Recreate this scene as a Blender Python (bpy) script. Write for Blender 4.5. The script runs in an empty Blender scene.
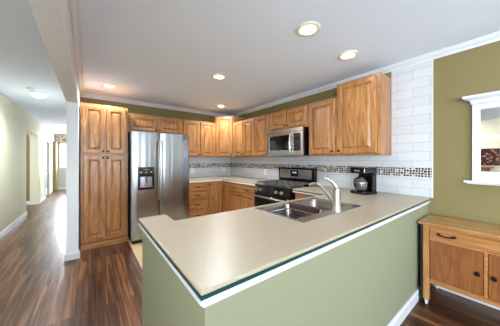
import bpy, bmesh, math, random
from mathutils import Vector, Matrix
random.seed(7)
S = bpy.context.scene
COL = S.collection
PI = math.pi

# ------------------------------------------------------------------ camera
CAM_H = 1.316
cam_d = bpy.data.cameras.new('camera'); cam = bpy.data.objects.new('camera', cam_d); COL.objects.link(cam)
cam_d.sensor_width = 36; cam_d.lens = 210.325/500*36; cam_d.shift_y = -0.0071
cam_d.clip_start = 0.05
cam.location = (0, 0, CAM_H); cam.rotation_euler = (PI/2, 0, -math.radians(37.562))
S.camera = cam
# ------------------------------------------------------------------ world, daylight and fill, exposure
w = bpy.data.worlds.new('sky'); S.world = w; w.use_nodes = True
bg = w.node_tree.nodes['Background']; bg.inputs[0].default_value = (0.82, 0.91, 1.0, 1); bg.inputs[1].default_value = 2.2
S.view_settings.view_transform = 'Standard'; S.view_settings.look = 'None'
S.view_settings.gamma = 1; S.view_settings.use_curve_mapping = False
S.view_settings.exposure = 0.85
def area(name, loc, target, sx, sy, power, color):
    l = bpy.data.lights.new(name, 'AREA'); l.shape = 'RECTANGLE'; l.size = sx; l.size_y = sy
    l.energy = power; l.color = color
    o = bpy.data.objects.new(name, l); COL.objects.link(o); o.location = loc
    o.rotation_euler = (Vector(target)-Vector(loc)).to_track_quat('-Z', 'Y').to_euler()
    return o
# dining-side lamps are added fill tilted up at the ceiling; hall lamps are daylight
area('window_daylight', (.35, -3.85, 1.25), (.35, -2.9, 3.6), 2.3, 1.9, 150, (0.75, 0.87, 1.0))  # rear fill, unseen, added to lift the ceiling
area('window_daylight', (-3.15, -2.0, 1.3), (-2.2, -1.6, 2.6), 2.1, 1.9, 400, (0.75, 0.87, 1.0))  # left fill, unseen, added to lift the ceiling and half wall
area('window_daylight', (3.4, 11.0, 1.4), (0, 10.6, 1.0), 2.0, 1.8, 85, (0.88, 0.94, 1.0))
area('window_daylight', (-3.6, 7.9, 1.4), (0, 7.9, 1.3), 1.2, 1.8, 20, (1.0, 0.99, 0.97))
area('window_daylight', (-.6, 12.75, 1.5), (-.6, 6.0, .6), .8, 1.1, 80, (0.88, 0.94, 1.0))
LAMP_COLOR = (0.86, 0.93, 1.0)

# ------------------------------------------------------------------ helpers
class MB:
    def __init__(s): s.bm = bmesh.new()
    def box(s, x0, x1, y0, y1, z0, z1):
        v = [s.bm.verts.new(p) for p in ((x0,y0,z0),(x1,y0,z0),(x1,y1,z0),(x0,y1,z0),(x0,y0,z1),(x1,y0,z1),(x1,y1,z1),(x0,y1,z1))]
        for f in ((0,3,2,1),(4,5,6,7),(0,1,5,4),(1,2,6,5),(2,3,7,6),(3,0,4,7)): s.bm.faces.new([v[i] for i in f])
        return s
    def prism(s, pts, axis, a0, a1):
        """polygon pts extruded along axis ('x','y','z')"""
        def P(p, a):
            return {'z': (p[0], p[1], a), 'x': (a, p[0], p[1]), 'y': (p[0], a, p[1])}[axis]
        A = [s.bm.verts.new(P(p, a0)) for p in pts]; B = [s.bm.verts.new(P(p, a1)) for p in pts]
        s.bm.faces.new(A); s.bm.faces.new(B[::-1]); n = len(pts)
        for i in range(n): s.bm.faces.new((A[i], B[i], B[(i+1)%n], A[(i+1)%n]))
        return s
    def tube(s, pts, r, n=10, caps=True):
        pts = [Vector(p) for p in pts]; rs = r if isinstance(r, (list, tuple)) else [r]*len(pts)
        up = None; rings = []
        for i, p in enumerate(pts):
            t = (pts[min(i+1, len(pts)-1)]-pts[max(i-1, 0)]).normalized()
            if up is None:
                up = Vector((0,0,1)) if abs(t.z) < .9 else Vector((1,0,0))
            side = t.cross(up).normalized(); up = side.cross(t).normalized()
            rings.append([s.bm.verts.new(p+rs[i]*(math.cos(2*PI*k/n)*side+math.sin(2*PI*k/n)*up)) for k in range(n)])
        for a, b in zip(rings, rings[1:]):
            for k in range(n): s.bm.faces.new((a[k], a[(k+1)%n], b[(k+1)%n], b[k]))
        if caps: s.bm.faces.new(rings[0][::-1]); s.bm.faces.new(rings[-1])
        return s
    def lathe(s, prof, n=24, c=(0,0,0), axis='z'):
        rings = []
        for r, h in prof:
            ring = []
            for k in range(n):
                a = 2*PI*k/n; u, v = max(r, 1e-4)*math.cos(a), max(r, 1e-4)*math.sin(a)
                p = {'z': (u, v, h), 'y': (u, h, v), 'x': (h, u, v)}[axis]
                ring.append(s.bm.verts.new((p[0]+c[0], p[1]+c[1], p[2]+c[2])))
            rings.append(ring)
        for a, b in zip(rings, rings[1:]):
            for k in range(n): s.bm.faces.new((a[k], a[(k+1)%n], b[(k+1)%n], b[k]))
        s.bm.faces.new(rings[0][::-1]); s.bm.faces.new(rings[-1])
        return s
    def rings(s, x0, x1, z0, z1, prof):
        """rectangular panel facing -y; prof = [(inset, y)], from the back edge to the centre"""
        R = []
        for i, y in prof:
            R.append([s.bm.verts.new(p) for p in ((x0+i,y,z0+i),(x1-i,y,z0+i),(x1-i,y,z1-i),(x0+i,y,z1-i))])
        s.bm.faces.new(R[0][::-1])
        for a, b in zip(R, R[1:]):
            for k in range(4): s.bm.faces.new((a[k], a[(k+1)%4], b[(k+1)%4], b[k]))
        s.bm.faces.new(R[-1]); return s
    def cells(s, us, vs, mask, a0, a1, axis='z'):
        """slab tiled from cells; mask(i,j) True where solid"""
        def P(u, v, a): return {'z': (u, v, a), 'x': (a, u, v), 'y': (u, a, v)}[axis]
        V = {}
        def vv(i, j, k):
            if (i,j,k) not in V: V[(i,j,k)] = s.bm.verts.new(P(us[i], vs[j], (a0, a1)[k]))
            return V[(i,j,k)]
        n, m = len(us)-1, len(vs)-1
        ok = lambda i, j: 0 <= i < n and 0 <= j < m and mask(i, j)
        for i in range(n):
            for j in range(m):
                if not ok(i, j): continue
                s.bm.faces.new([vv(i,j,0), vv(i,j+1,0), vv(i+1,j+1,0), vv(i+1,j,0)])
                s.bm.faces.new([vv(i,j,1), vv(i+1,j,1), vv(i+1,j+1,1), vv(i,j+1,1)])
                for di, dj, a, b in ((-1,0,(i,j),(i,j+1)), (1,0,(i+1,j+1),(i+1,j)), (0,-1,(i+1,j),(i,j)), (0,1,(i,j+1),(i+1,j+1))):
                    if not ok(i+di, j+dj):
                        s.bm.faces.new([vv(*a,0), vv(*b,0), vv(*b,1), vv(*a,1)][::-1])
        return s
    def build(s, name, mat, parent=None, loc=(0,0,0), rot=(0,0,0), bevel=0, seg=2, smooth=False):
        bmesh.ops.recalc_face_normals(s.bm, faces=s.bm.faces[:])
        me = bpy.data.meshes.new(name); s.bm.to_mesh(me); s.bm.free()
        if smooth:
            for p in me.polygons: p.use_smooth = True
            try: me.set_sharp_from_angle(angle=math.radians(40))
            except Exception: pass
        me.materials.append(mat)
        o = bpy.data.objects.new(name, me); COL.objects.link(o)
        o.location = loc; o.rotation_euler = rot
        if parent: o.parent = parent
        if bevel:
            b = o.modifiers.new('bevel', 'BEVEL'); b.width = bevel; b.segments = seg; b.limit_method = 'ANGLE'
            b.angle_limit = math.radians(35)
        return o
def thing(name, label, cat, loc=(0,0,0), rz=0, group=None):
    o = bpy.data.objects.new(name, None); COL.objects.link(o); o.empty_display_size = .1
    o.location = loc; o.rotation_euler = (0, 0, rz)
    o['label'] = label; o['category'] = cat
    if group: o['group'] = group
    return o
def tag(o, label, cat, group=None):
    o['label'] = label; o['category'] = cat
    if group: o['group'] = group
    return o
def struct(o): o['kind'] = 'structure'; return o

# ------------------------------------------------------------------ materials
def nodes(name):
    m = bpy.data.materials.new(name); m.use_nodes = True
    nt = m.node_tree; return m, nt, nt.nodes['Principled BSDF']
def N(nt, t, **kw):
    n = nt.nodes.new(t)
    for k, v in kw.items(): setattr(n, k, v)
    return n
def rgb(r, g, b):
    f = lambda c: (c/255/12.92) if c/255 <= .04045 else ((c/255+.055)/1.055)**2.4
    return (f(r), f(g), f(b), 1)
def plain(name, color, rough=.5, metal=0, noise=0, nscale=20, bump=0, bscale=200, coat=0, spec=None):
    m, nt, b = nodes(name)
    b.inputs['Base Color'].default_value = color; b.inputs['Roughness'].default_value = rough; b.inputs['Metallic'].default_value = metal
    if coat: b.inputs['Coat Weight'].default_value = coat; b.inputs['Coat Roughness'].default_value = .08
    if spec is not None: b.inputs['Specular IOR Level'].default_value = spec
    tc = N(nt, 'ShaderNodeTexCoord')
    if noise:
        t = N(nt, 'ShaderNodeTexNoise'); t.inputs['Scale'].default_value = nscale; t.inputs['Detail'].default_value = 4
        nt.links.new(tc.outputs['Object'], t.inputs['Vector'])
        mx = N(nt, 'ShaderNodeMix', data_type='RGBA'); nt.links.new(t.outputs['Fac'], mx.inputs['Factor'])
        mx.inputs['A'].default_value = tuple(c*(1-noise) for c in color[:3])+(1,)
        mx.inputs['B'].default_value = tuple(min(1, c*(1+noise)) for c in color[:3])+(1,)
        nt.links.new(mx.outputs['Result'], b.inputs['Base Color'])
    if bump:
        t = N(nt, 'ShaderNodeTexNoise'); t.inputs['Scale'].default_value = bscale
        nt.links.new(tc.outputs['Object'], t.inputs['Vector'])
        bp = N(nt, 'ShaderNodeBump'); bp.inputs['Strength'].default_value = bump; bp.inputs['Distance'].default_value = .002
        nt.links.new(t.outputs['Fac'], bp.inputs['Height']); nt.links.new(bp.outputs['Normal'], b.inputs['Normal'])
    return m
def emit(name, color, strength):
    m, nt, b = nodes(name); b.inputs['Base Color'].default_value = color
    b.inputs['Emission Color'].default_value = color; b.inputs['Emission Strength'].default_value = strength
    return m
def wood(name, c1, c2, c3, axis='z', rough=.35, scale=1.0, coat=.15):
    """grain streaks running along an object axis"""
    m, nt, b = nodes(name); L = nt.links.new
    tc = N(nt, 'ShaderNodeTexCoord'); oi = N(nt, 'ShaderNodeObjectInfo')
    add = N(nt, 'ShaderNodeVectorMath', operation='ADD'); L(tc.outputs['Object'], add.inputs[0])
    sc_ = N(nt, 'ShaderNodeVectorMath', operation='SCALE'); comb = N(nt, 'ShaderNodeCombineXYZ')
    for i in range(3): L(oi.outputs['Random'], comb.inputs[i])
    L(comb.outputs[0], sc_.inputs[0]); sc_.inputs['Scale'].default_value = 17.0; L(sc_.outputs[0], add.inputs[1])
    def mp(a, l):
        q = N(nt, 'ShaderNodeMapping'); s = [a, a, a]; s['xyz'.index(axis)] = l; q.inputs['Scale'].default_value = s
        L(add.outputs[0], q.inputs['Vector']); return q
    # broad cathedral figure
    w1 = N(nt, 'ShaderNodeTexNoise'); w1.inputs['Scale'].default_value = 1; w1.inputs['Detail'].default_value = 3; w1.inputs['Distortion'].default_value = 1.2
    L(mp(9*scale, 1.1*scale).outputs[0], w1.inputs['Vector'])
    mul = N(nt, 'ShaderNodeMath', operation='MULTIPLY'); mul.inputs[1].default_value = 9; L(w1.outputs['Fac'], mul.inputs[0])
    fr = N(nt, 'ShaderNodeMath', operation='PINGPONG'); fr.inputs[1].default_value = 1; L(mul.outputs[0], fr.inputs[0])
    # fine pores
    w2 = N(nt, 'ShaderNodeTexNoise'); w2.inputs['Scale'].default_value = 1; w2.inputs['Detail'].default_value = 5
    L(mp(130*scale, 4*scale).outputs[0], w2.inputs['Vector'])
    mix1 = N(nt, 'ShaderNodeMix', data_type='RGBA'); mix1.inputs['A'].default_value = c1; mix1.inputs['B'].default_value = c2; L(fr.outputs[0], mix1.inputs['Factor'])
    rmp = N(nt, 'ShaderNodeMapRange'); rmp.inputs['From Min'].default_value = .5; rmp.inputs['From Max'].default_value = .72; rmp.inputs['To Max'].default_value = .75
    L(w2.outputs['Fac'], rmp.inputs['Value'])
    mix2 = N(nt, 'ShaderNodeMix', data_type='RGBA'); L(rmp.outputs[0], mix2.inputs['Factor']); L(mix1.outputs['Result'], mix2.inputs['A']); mix2.inputs['B'].default_value = c3
    L(mix2.outputs['Result'], b.inputs['Base Color'])
    b.inputs['Roughness'].default_value = rough; b.inputs['Coat Weight'].default_value = coat; b.inputs['Coat Roughness'].default_value = .2
    return m
OAK = (rgb(190,134,78), rgb(156,104,58), rgb(78,46,24))
oak = wood('oak', *OAK)
oak_h = wood('oak_horizontal', *OAK, axis='x')
oak_dark = plain('oak_end', rgb(120,74,44), .5, noise=.15)
pine = wood('aged_pine', rgb(186,132,76), rgb(160,104,56), rgb(118,70,36), axis='x', rough=.3, scale=.8, coat=.4)
pine_v = wood('aged_pine_upright', rgb(186,132,76), rgb(164,108,58), rgb(118,70,36), axis='z', rough=.35, coat=.3)
pine_door = wood('aged_pine_door', rgb(144,88,44), rgb(124,72,34), rgb(96,54,28), axis='z', rough=.32, coat=.4)
pine_top = wood('aged_pine_top', rgb(184,136,80), rgb(156,106,58), rgb(128,86,48), axis='x', rough=.25, scale=.7, coat=.5)
white = plain('white_trim_paint', rgb(216,219,224), .35)
ceil_m = plain('ceiling_paint', rgb(232,241,255), .9, bump=.15, bscale=120)
beam_m = plain('beam_paint', rgb(226,228,234), .85)
pillar_m = plain('pale_wall_paint', rgb(232,238,242), .8, bump=.2, bscale=90)
olive = plain('olive_wall_paint', rgb(124,111,69), .75, bump=.15, bscale=120)
cream = plain('cream_wall_paint', rgb(222,216,188), .8, bump=.15, bscale=120)
sage = plain('sage_wall_paint', rgb(136,138,111), .75, bump=.15, bscale=120)
endgrey = plain('hall_end_paint', rgb(196,196,180), .8, bump=.1)
bronze = plain('dark_bronze', rgb(38,30,28), .35, .8)
blackp = plain('black_plastic', rgb(10,10,12), .14)
blackg = plain('black_glass', rgb(8,8,10), .06, 0, coat=.6)
iron = plain('cast_iron', rgb(120,118,118), .32, .8)
chrome = plain('chrome', rgb(220,220,222), .12, 1)
nickel = plain('brushed_nickel', rgb(190,186,180), .28, 1)
whitep = plain('white_plastic', rgb(238,236,228), .4)
green = plain('dark_green_inlay', rgb(14,64,62), .35)
lampglass = emit('lit_glass', (1.0, .90, .74, 1), 3.5)
bulb_m = emit('lit_bulb', (1.0, .92, .78, 1), 12)
def steel(name, base, rough, sc=(60,60,1.2), bump=.12, dist=.003):
    m, nt, b = nodes(name); L = nt.links.new
    b.inputs['Base Color'].default_value = base; b.inputs['Metallic'].default_value = 1; b.inputs['Roughness'].default_value = rough
    tc = N(nt, 'ShaderNodeTexCoord'); mp = N(nt, 'ShaderNodeMapping'); mp.inputs['Scale'].default_value = sc
    t = N(nt, 'ShaderNodeTexNoise'); t.inputs['Scale'].default_value = 1; t.inputs['Detail'].default_value = 2
    L(tc.outputs['Object'], mp.inputs[0]); L(mp.outputs[0], t.inputs['Vector'])
    bp = N(nt, 'ShaderNodeBump'); bp.inputs['Strength'].default_value = bump; bp.inputs['Distance'].default_value = dist
    L(t.outputs['Fac'], bp.inputs['Height']); L(bp.outputs['Normal'], b.inputs['Normal']); return m
steel_v = steel('stainless_steel', rgb(158,161,168), .25, (5,5,.2), 1.0, .014)
steel_h = steel('stainless_steel_brushed_across', rgb(200,198,194), .25, (1,60,60), .1)
steel_sink = steel('sink_steel', rgb(158,152,148), .22, (3,3,3), .15)
def counter_mat():
    m, nt, b = nodes('solid_surface_counter'); L = nt.links.new
    tc = N(nt, 'ShaderNodeTexCoord')
    t = N(nt, 'ShaderNodeTexNoise'); t.inputs['Scale'].default_value = 260; t.inputs['Detail'].default_value = 3; L(tc.outputs['Object'], t.inputs['Vector'])
    r = N(nt, 'ShaderNodeValToRGB'); r.color_ramp.elements[0].position = .3; r.color_ramp.elements[0].color = rgb(162,147,122)
    r.color_ramp.elements[1].position = .52; r.color_ramp.elements[1].color = rgb(178,164,141)
    L(t.outputs['Fac'], r.inputs[0]); L(r.outputs[0], b.inputs['Base Color']); b.inputs['Roughness'].default_value = .34
    return m
counter_m = counter_mat()
counter_edge = plain('counter_edge', rgb(232,228,216), .3)
def floor_mat():
    m, nt, b = nodes('wood_plank_floor'); L = nt.links.new
    tc = N(nt, 'ShaderNodeTexCoord'); sp = N(nt, 'ShaderNodeSeparateXYZ'); L(tc.outputs['Object'], sp.inputs[0])
    cb = N(nt, 'ShaderNodeCombineXYZ'); L(sp.outputs['Y'], cb.inputs[0]); L(sp.outputs['X'], cb.inputs[1])
    br = N(nt, 'ShaderNodeTexBrick'); L(cb.outputs[0], br.inputs['Vector']); br.offset = .37; br.offset_frequency = 3
    br.inputs['Scale'].default_value = 1; br.inputs['Brick Width'].default_value = 1.15; br.inputs['Row Height'].default_value = .125
    br.inputs['Mortar Size'].default_value = .0015; br.inputs['Color1'].default_value = (0,0,0,1); br.inputs['Color2'].default_value = (1,1,1,1)
    br.inputs['Mortar'].default_value = (.0,.0,.0,1)
    # per-plank offset for the grain
    vm = N(nt, 'ShaderNodeVectorMath', operation='MULTIPLY_ADD'); vm.inputs[1].default_value = (7,7,7)
    L(br.outputs['Color'], vm.inputs[0]); L(tc.outputs['Object'], vm.inputs[2])
    mp = N(nt, 'ShaderNodeMapping'); mp.inputs['Scale'].default_value = (26, 1.0, 1); L(vm.outputs[0], mp.inputs[0])
    g = N(nt, 'ShaderNodeTexNoise'); g.inputs['Scale'].default_value = 1; g.inputs['Detail'].default_value = 6; g.inputs['Distortion'].default_value = 1.0; L(mp.outputs[0], g.inputs['Vector'])
    mp2 = N(nt, 'ShaderNodeMapping'); mp2.inputs['Scale'].default_value = (6, .6, 1); L(vm.outputs[0], mp2.inputs[0])
    g2 = N(nt, 'ShaderNodeTexNoise'); g2.inputs['Scale'].default_value = 1; g2.inputs['Detail'].default_value = 3; g2.inputs['Distortion'].default_value = .8; L(mp2.outputs[0], g2.inputs['Vector'])
    a = N(nt, 'ShaderNodeMath', operation='MULTIPLY'); a.inputs[1].default_value = .16; L(br.outputs['Color'], a.inputs[0])
    a2 = N(nt, 'ShaderNodeMath', operation='MULTIPLY_ADD'); a2.inputs[1].default_value = .9; L(g.outputs['Fac'], a2.inputs[0]); L(a.outputs[0], a2.inputs[2])
    a3 = N(nt, 'ShaderNodeMath', operation='MULTIPLY_ADD'); a3.inputs[1].default_value = .55; L(g2.outputs['Fac'], a3.inputs[0]); L(a2.outputs[0], a3.inputs[2])
    r = N(nt, 'ShaderNodeValToRGB'); e = r.color_ramp.elements
    e[0].position = .50; e[0].color = rgb(30,16,9); e[1].position = 1.0; e[1].color = rgb(142,98,66)
    x = r.color_ramp.elements.new(.62); x.color = rgb(56,33,20); x = r.color_ramp.elements.new(.80); x.color = rgb(86,55,34)
    L(a3.outputs[0], r.inputs[0])
    mx = N(nt, 'ShaderNodeMix', data_type='RGBA'); mx.blend_type = 'MIX'; L(br.outputs['Fac'], mx.inputs['Factor']); L(r.outputs[0], mx.inputs['A']); mx.inputs['B'].default_value = rgb(44,27,20)
    L(mx.outputs['Result'], b.inputs['Base Color']); b.inputs['Roughness'].default_value = .3; b.inputs['Specular IOR Level'].default_value = .35
    bp = N(nt, 'ShaderNodeBump'); bp.inputs['Strength'].default_value = .15; bp.inputs['Distance'].default_value = .002
    L(g.outputs['Fac'], bp.inputs['Height']); L(bp.outputs['Normal'], b.inputs['Normal'])
    return m
def brick_mat(name, uaxis, vaxis, bw, rh, mortar, c1, c2, cm, rough, off=.5, bump=.4, wave=0):
    m, nt, b = nodes(name); L = nt.links.new
    tc = N(nt, 'ShaderNodeTexCoord'); sp = N(nt, 'ShaderNodeSeparateXYZ'); L(tc.outputs['Object'], sp.inputs[0])
    cb = N(nt, 'ShaderNodeCombineXYZ'); L(sp.outputs[uaxis], cb.inputs[0]); L(sp.outputs[vaxis], cb.inputs[1])
    br = N(nt, 'ShaderNodeTexBrick'); L(cb.outputs[0], br.inputs['Vector']); br.offset = off
    br.inputs['Scale'].default_value = 1; br.inputs['Brick Width'].default_value = bw; br.inputs['Row Height'].default_value = rh
    br.inputs['Mortar Size'].default_value = mortar; br.inputs['Mortar Smooth'].default_value = .3
    br.inputs['Color1'].default_value = c1; br.inputs['Color2'].default_value = c2; br.inputs['Mortar'].default_value = cm
    L(br.outputs['Color'], b.inputs['Base Color']); b.inputs['Roughness'].default_value = rough
    bp = N(nt, 'ShaderNodeBump'); bp.inputs['Strength'].default_value = bump; bp.inputs['Distance'].default_value = .002; bp.invert = True
    L(br.outputs['Fac'], bp.inputs['Height'])
    if wave:
        t = N(nt, 'ShaderNodeTexNoise'); t.inputs['Scale'].default_value = 14; L(tc.outputs['Object'], t.inputs['Vector'])
        b2 = N(nt, 'ShaderNodeBump'); b2.inputs['Strength'].default_value = wave; b2.inputs['Distance'].default_value = .01
        L(t.outputs['Fac'], b2.inputs['Height']); L(b2.outputs['Normal'], bp.inputs['Normal'])
    L(bp.outputs['Normal'], b.inputs['Normal']); return m
TILE = (rgb(206,207,209), rgb(198,200,202), rgb(176,176,174))
tile_r = brick_mat('glossy_tile_right', 'Y', 'Z', .3, .1, .003, *TILE, .10, wave=.3)
tile_b = brick_mat('glossy_tile_back', 'X', 'Z', .3, .1, .003, *TILE, .10, wave=.3)
floor_tile = brick_mat('floor_tile', 'X', 'Y', .33, .33, .004, rgb(206,178,132), rgb(196,168,124), rgb(164,142,108), .35, off=0)
def mosaic_mat(name, uaxis):
    m, nt, b = nodes(name); L = nt.links.new
    tc = N(nt, 'ShaderNodeTexCoord'); sp = N(nt, 'ShaderNodeSeparateXYZ'); L(tc.outputs['Object'], sp.inputs[0])
    cb = N(nt, 'ShaderNodeCombineXYZ'); L(sp.outputs[uaxis], cb.inputs[0]); L(sp.outputs['Z'], cb.inputs[1])
    vo = N(nt, 'ShaderNodeTexVoronoi'); vo.voronoi_dimensions = '2D'; vo.inputs['Scale'].default_value = 38; vo.inputs['Randomness'].default_value = .35; L(cb.outputs[0], vo.inputs['Vector'])
    v2 = N(nt, 'ShaderNodeTexVoronoi'); v2.voronoi_dimensions = '2D'; v2.feature = 'DISTANCE_TO_EDGE'; v2.inputs['Scale'].default_value = 38; v2.inputs['Randomness'].default_value = .35; L(cb.outputs[0], v2.inputs['Vector'])
    sr = N(nt, 'ShaderNodeSeparateColor'); L(vo.outputs['Color'], sr.inputs[0])
    r = N(nt, 'ShaderNodeValToRGB'); r.color_ramp.interpolation = 'CONSTANT'; e = r.color_ramp.elements
    e[0].position = 0; e[0].color = rgb(20,18,18); e[1].position = .25; e[1].color = rgb(104,86,72)
    for p, c in ((.5, rgb(80,66,56)), (.68, rgb(186,180,170)), (.84, rgb(34,34,36))):
        x = e.new(p); x.color = c
    L(sr.outputs[0], r.inputs[0])
    lt = N(nt, 'ShaderNodeMath', operation='LESS_THAN'); lt.inputs[1].default_value = .09; L(v2.outputs['Distance'], lt.inputs[0])
    mx = N(nt, 'ShaderNodeMix', data_type='RGBA'); L(lt.outputs[0], mx.inputs['Factor']); L(r.outputs[0], mx.inputs['A']); mx.inputs['B'].default_value = rgb(226,224,218)
    L(mx.outputs['Result'], b.inputs['Base Color']); b.inputs['Roughness'].default_value = .2
    return m

# ------------------------------------------------------------------ the setting
XR, YB, ZC = 2.86, 4.50, 2.42        # right wall, kitchen back wall, ceiling
HX, CX0, CX1, CY = -1.16, -.228, -.105, 3.62
struct(MB().cells([-3.3, .51, 3.5], [-4.1, 1.55, YB, 12.6], lambda i, j: not (i == 1 and j == 1), -.06, 0).build('floor', floor_mat()))
struct(MB().box(.51, 3.5, 1.55, YB, -.06, 0).build('floor', floor_tile))
struct(MB().box(-3.3, 3.6, -4.1, 12.6, ZC, ZC+.08).build('ceiling', ceil_m))
# right wall, painted olive
struct(MB().box(XR, XR+.12, -4.0, YB+.12, 0, ZC).build('wall_right', olive))
struct(MB().box(CX1, XR, YB, YB+.12, 0, ZC).build('wall_back', olive))
# the wall between kitchen and hall, its end standing free, and the boxed beam carried from it
struct(MB().box(CX0, CX1, CY, 9.4, 0, ZC).build('wall_hall', pillar_m, bevel=.004))
struct(MB().box(CX0, CX1, -4.0, CY-.0005, 2.065, ZC).build('trim_1', beam_m, bevel=.004))
# hall left wall with a round-cornered opening, then a doorway further down
mb = MB()
OY0, OY1, OZ = 7.15, 8.70, 2.03
DY0, DY1, DZ = 9.85, 10.85, 1.98
ys = [-.9, OY0, OY1, DY0, DY1, 12.5]
mb.cells(ys, [0, DZ, OZ, ZC], lambda i, j: not ((i == 1 and j < 2) or (i == 3 and j < 1)), HX-.18, HX, 'x')
for side, yy in ((1, OY0), (-1, OY1)):
    R = .22; pts = [(yy, OZ)]
    for k in range(9):
        a = PI/2*k/8; pts.append((yy+side*(R-R*math.cos(PI/2-a)), OZ-(R-R*math.sin(PI/2-a))))
    mb.prism(pts, 'x', HX-.18, HX)
struct(mb.build('wall_left', cream))
# room beyond the opening
struct(MB().cells([5.6, 7.0, 8.9, 10.4], [0, .7, 2.1, ZC], lambda i, j: not (i == 1 and j == 1), -3.3, -3.2, 'x').build('wall_side_room', cream))
struct(MB().box(-3.2, HX-.18, 8.86, 8.96, 0, ZC).build('wall_side_room_end', olive))
# hall end wall with its window, an olive nib in front
WX0, WX1, WZ0, WZ1 = -1.02, -.18, .92, 2.1
struct(MB().cells([-3.2, WX0, WX1, 3.4], [0, WZ0, WZ1, ZC], lambda i, j: not (i == 1 and j == 1), 12.42, 12.54, 'y').build('wall_hall_end', endgrey))
struct(MB().box(HX, HX+.10, 11.8, 12.42, 0, 2.05).build('wall_nib', olive))
struct(MB().cells([9.4, 10.1, 11.9, 12.42], [0, .5, 2.2, ZC], lambda i, j: not (i == 1 and j == 1), 3.2, 3.3, 'x').build('wall_hall_side', endgrey))
# dining side behind the camera: rear wall and side wall with big windows, unseen, added for light
struct(MB().cells([-3.0, -.8, 1.5, 3.0], [0, .25, 2.25, ZC], lambda i, j: not (i == 1 and j == 1), -3.75, -3.65, 'y').build('wall_rear', cream))
struct(MB().cells([-3.65, -3.1, -.95, -.9], [0, .3, 2.3, ZC], lambda i, j: not (i == 1 and j == 1), -3.0, -2.9, 'x').build('wall_dining_side', cream))
struct(MB().box(-2.9, HX-.18, -1.0, -.9, 0, ZC).build('wall_dining_return', cream))
def window(n, x0, x1, z0, z1, y0, y1, nx, nz, axis, fw=.05, bar=.025):
    w_ = MB()
    def B(u0, u1, v0, v1, a=y0, b_=y1):
        if axis == 'y': w_.box(u0, u1, a, b_, v0, v1)
        else: w_.box(a, b_, u0, u1, v0, v1)
    B(x0, x0+fw, z0, z1); B(x1-fw, x1, z0, z1); B(x0+fw, x1-fw, z0, z0+fw); B(x0+fw, x1-fw, z1-fw, z1)
    m_ = (y0+y1)/2
    for i in range(1, nx): u = x0+(x1-x0)*i/nx; B(u-bar/2, u+bar/2, z0+fw, z1-fw, m_-.012, m_+.012)
    for i in range(1, nz): v = z0+(z1-z0)*i/nz; B(x0+fw, x1-fw, v-bar/2, v+bar/2, m_-.013, m_+.013)
    return struct(w_.build('window_%d' % n, white))
window(1, WX0+.002, WX1-.002, WZ0+.002, WZ1-.002, 12.40, 12.46, 3, 4, 'y')
window(2, -.798, 1.498, .252, 2.248, -3.74, -3.68, 3, 1, 'y', .06, .07)  # rear dining window, unseen, added for light
window(3, -3.098, -.952, .302, 2.298, -2.98, -2.92, 3, 1, 'x', .06, .07)  # dining side window, unseen, added for light
# door at the far end of the hall
dr = struct(MB().cells([DY0+.05, DY0+.16, DY0+.40, DY0+.44, DY1-.16, DY1-.05], [.01, .25, .68, 1.11, 1.54, 1.90, DZ-.045],
      lambda i, j: not (i in (1, 3) and 1 <= j <= 4 and False), HX-.09, HX-.05, 'x').build('door_1', white, bevel=.004))
for z in (.3, .85, 1.4):
    MB().box(HX-.049, HX-.04, DY0+.17, DY0+.45, z, z+.45).build('panel', plain('door_glass', rgb(188,204,216), .1), dr)
    MB().box(HX-.049, HX-.04, DY0+.55, DY0+.83, z, z+.45).build('panel', plain('door_glass', rgb(188,204,216), .1), dr)
MB().lathe([(.005, HX-.05), (.012, HX-.03), (.028, HX-.02), (.028, HX), (.01, HX+.01)], 14, (0, DY0+.11, 1.0), 'x').build('door_handle', bronze, dr, smooth=True)
struct(MB().cells([DY0-.06, DY0+.045, DY1-.045, DY1+.06], [0, DZ-.04, DZ+.06], lambda i, j: not (i == 1 and j == 0), HX+.0005, HX+.018, 'x').build('trim_2', white))

# crown moulding, one mitred run: beam, kitchen side wall, back wall, right wall
def run(path, prof, closed=False):
    """path: points (x,y), profile (out, z); 'out' points to the left of travel"""
    m_ = MB(); P_ = [Vector(p) for p in path]; R = []
    for i, p in enumerate(P_):
        d0 = (P_[i]-P_[i-1]).normalized() if i else (P_[1]-P_[0]).normalized()
        d1 = (P_[i+1]-P_[i]).normalized() if i < len(P_)-1 else d0
        n0, n1 = Vector((-d0.y, d0.x)), Vector((-d1.y, d1.x))
        nn = (n0+n1); nn = nn/ (1+n0.dot(n1))
        R.append([m_.bm.verts.new((p.x+nn.x*o_, p.y+nn.y*o_, z)) for o_, z in prof])
    for a, b_ in zip(R, R[1:]):
        for k in range(len(prof)): m_.bm.faces.new((a[k], a[(k+1)%len(prof)], b_[(k+1)%len(prof)], b_[k]))
    m_.bm.faces.new(R[0]); m_.bm.faces.new(R[-1][::-1]); return m_
z = ZC-.0005
crown = [(0,z),(.055,z),(.055,z-.008),(.047,z-.013),(.040,z-.026),(.027,z-.036),(.016,z-.041),(.013,z-.050),(.008,z-.053),(.006,z-.060),(0,z-.060)]
o = .0007
struct(run([(XR-o,-3.64),(XR-o,YB-o),(CX1+o,YB-o),(CX1+o,-3.64)], crown).build('trim_3', white, smooth=True))
base = [(0,0.0005),(.016,.0005),(.016,.075),(.010,.085),(.008,.095),(0,.095)]
struct(run([(HX+o, -.9), (HX+o, OY0-.001)][::-1], base).build('baseboard_left', white))
struct(run([(HX+o, OY1+.001), (HX+o, DY0-.062)][::-1], base).build('baseboard_left', white))
struct(run([(3.19, 12.42-o), (HX+.101, 12.42-o)], base).build('baseboard_hall_end', white))
struct(run([(CX1+o, 3.70), (CX1+o, CY-o), (CX0-o, CY-o), (CX0-o, 9.39)][::-1], [(-a, b_) for a, b_ in base]).build('baseboard_pillar', white))
struct(run([(XR-o, -3.64), (XR-o, .585)], base).build('baseboard_right', white))
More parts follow.
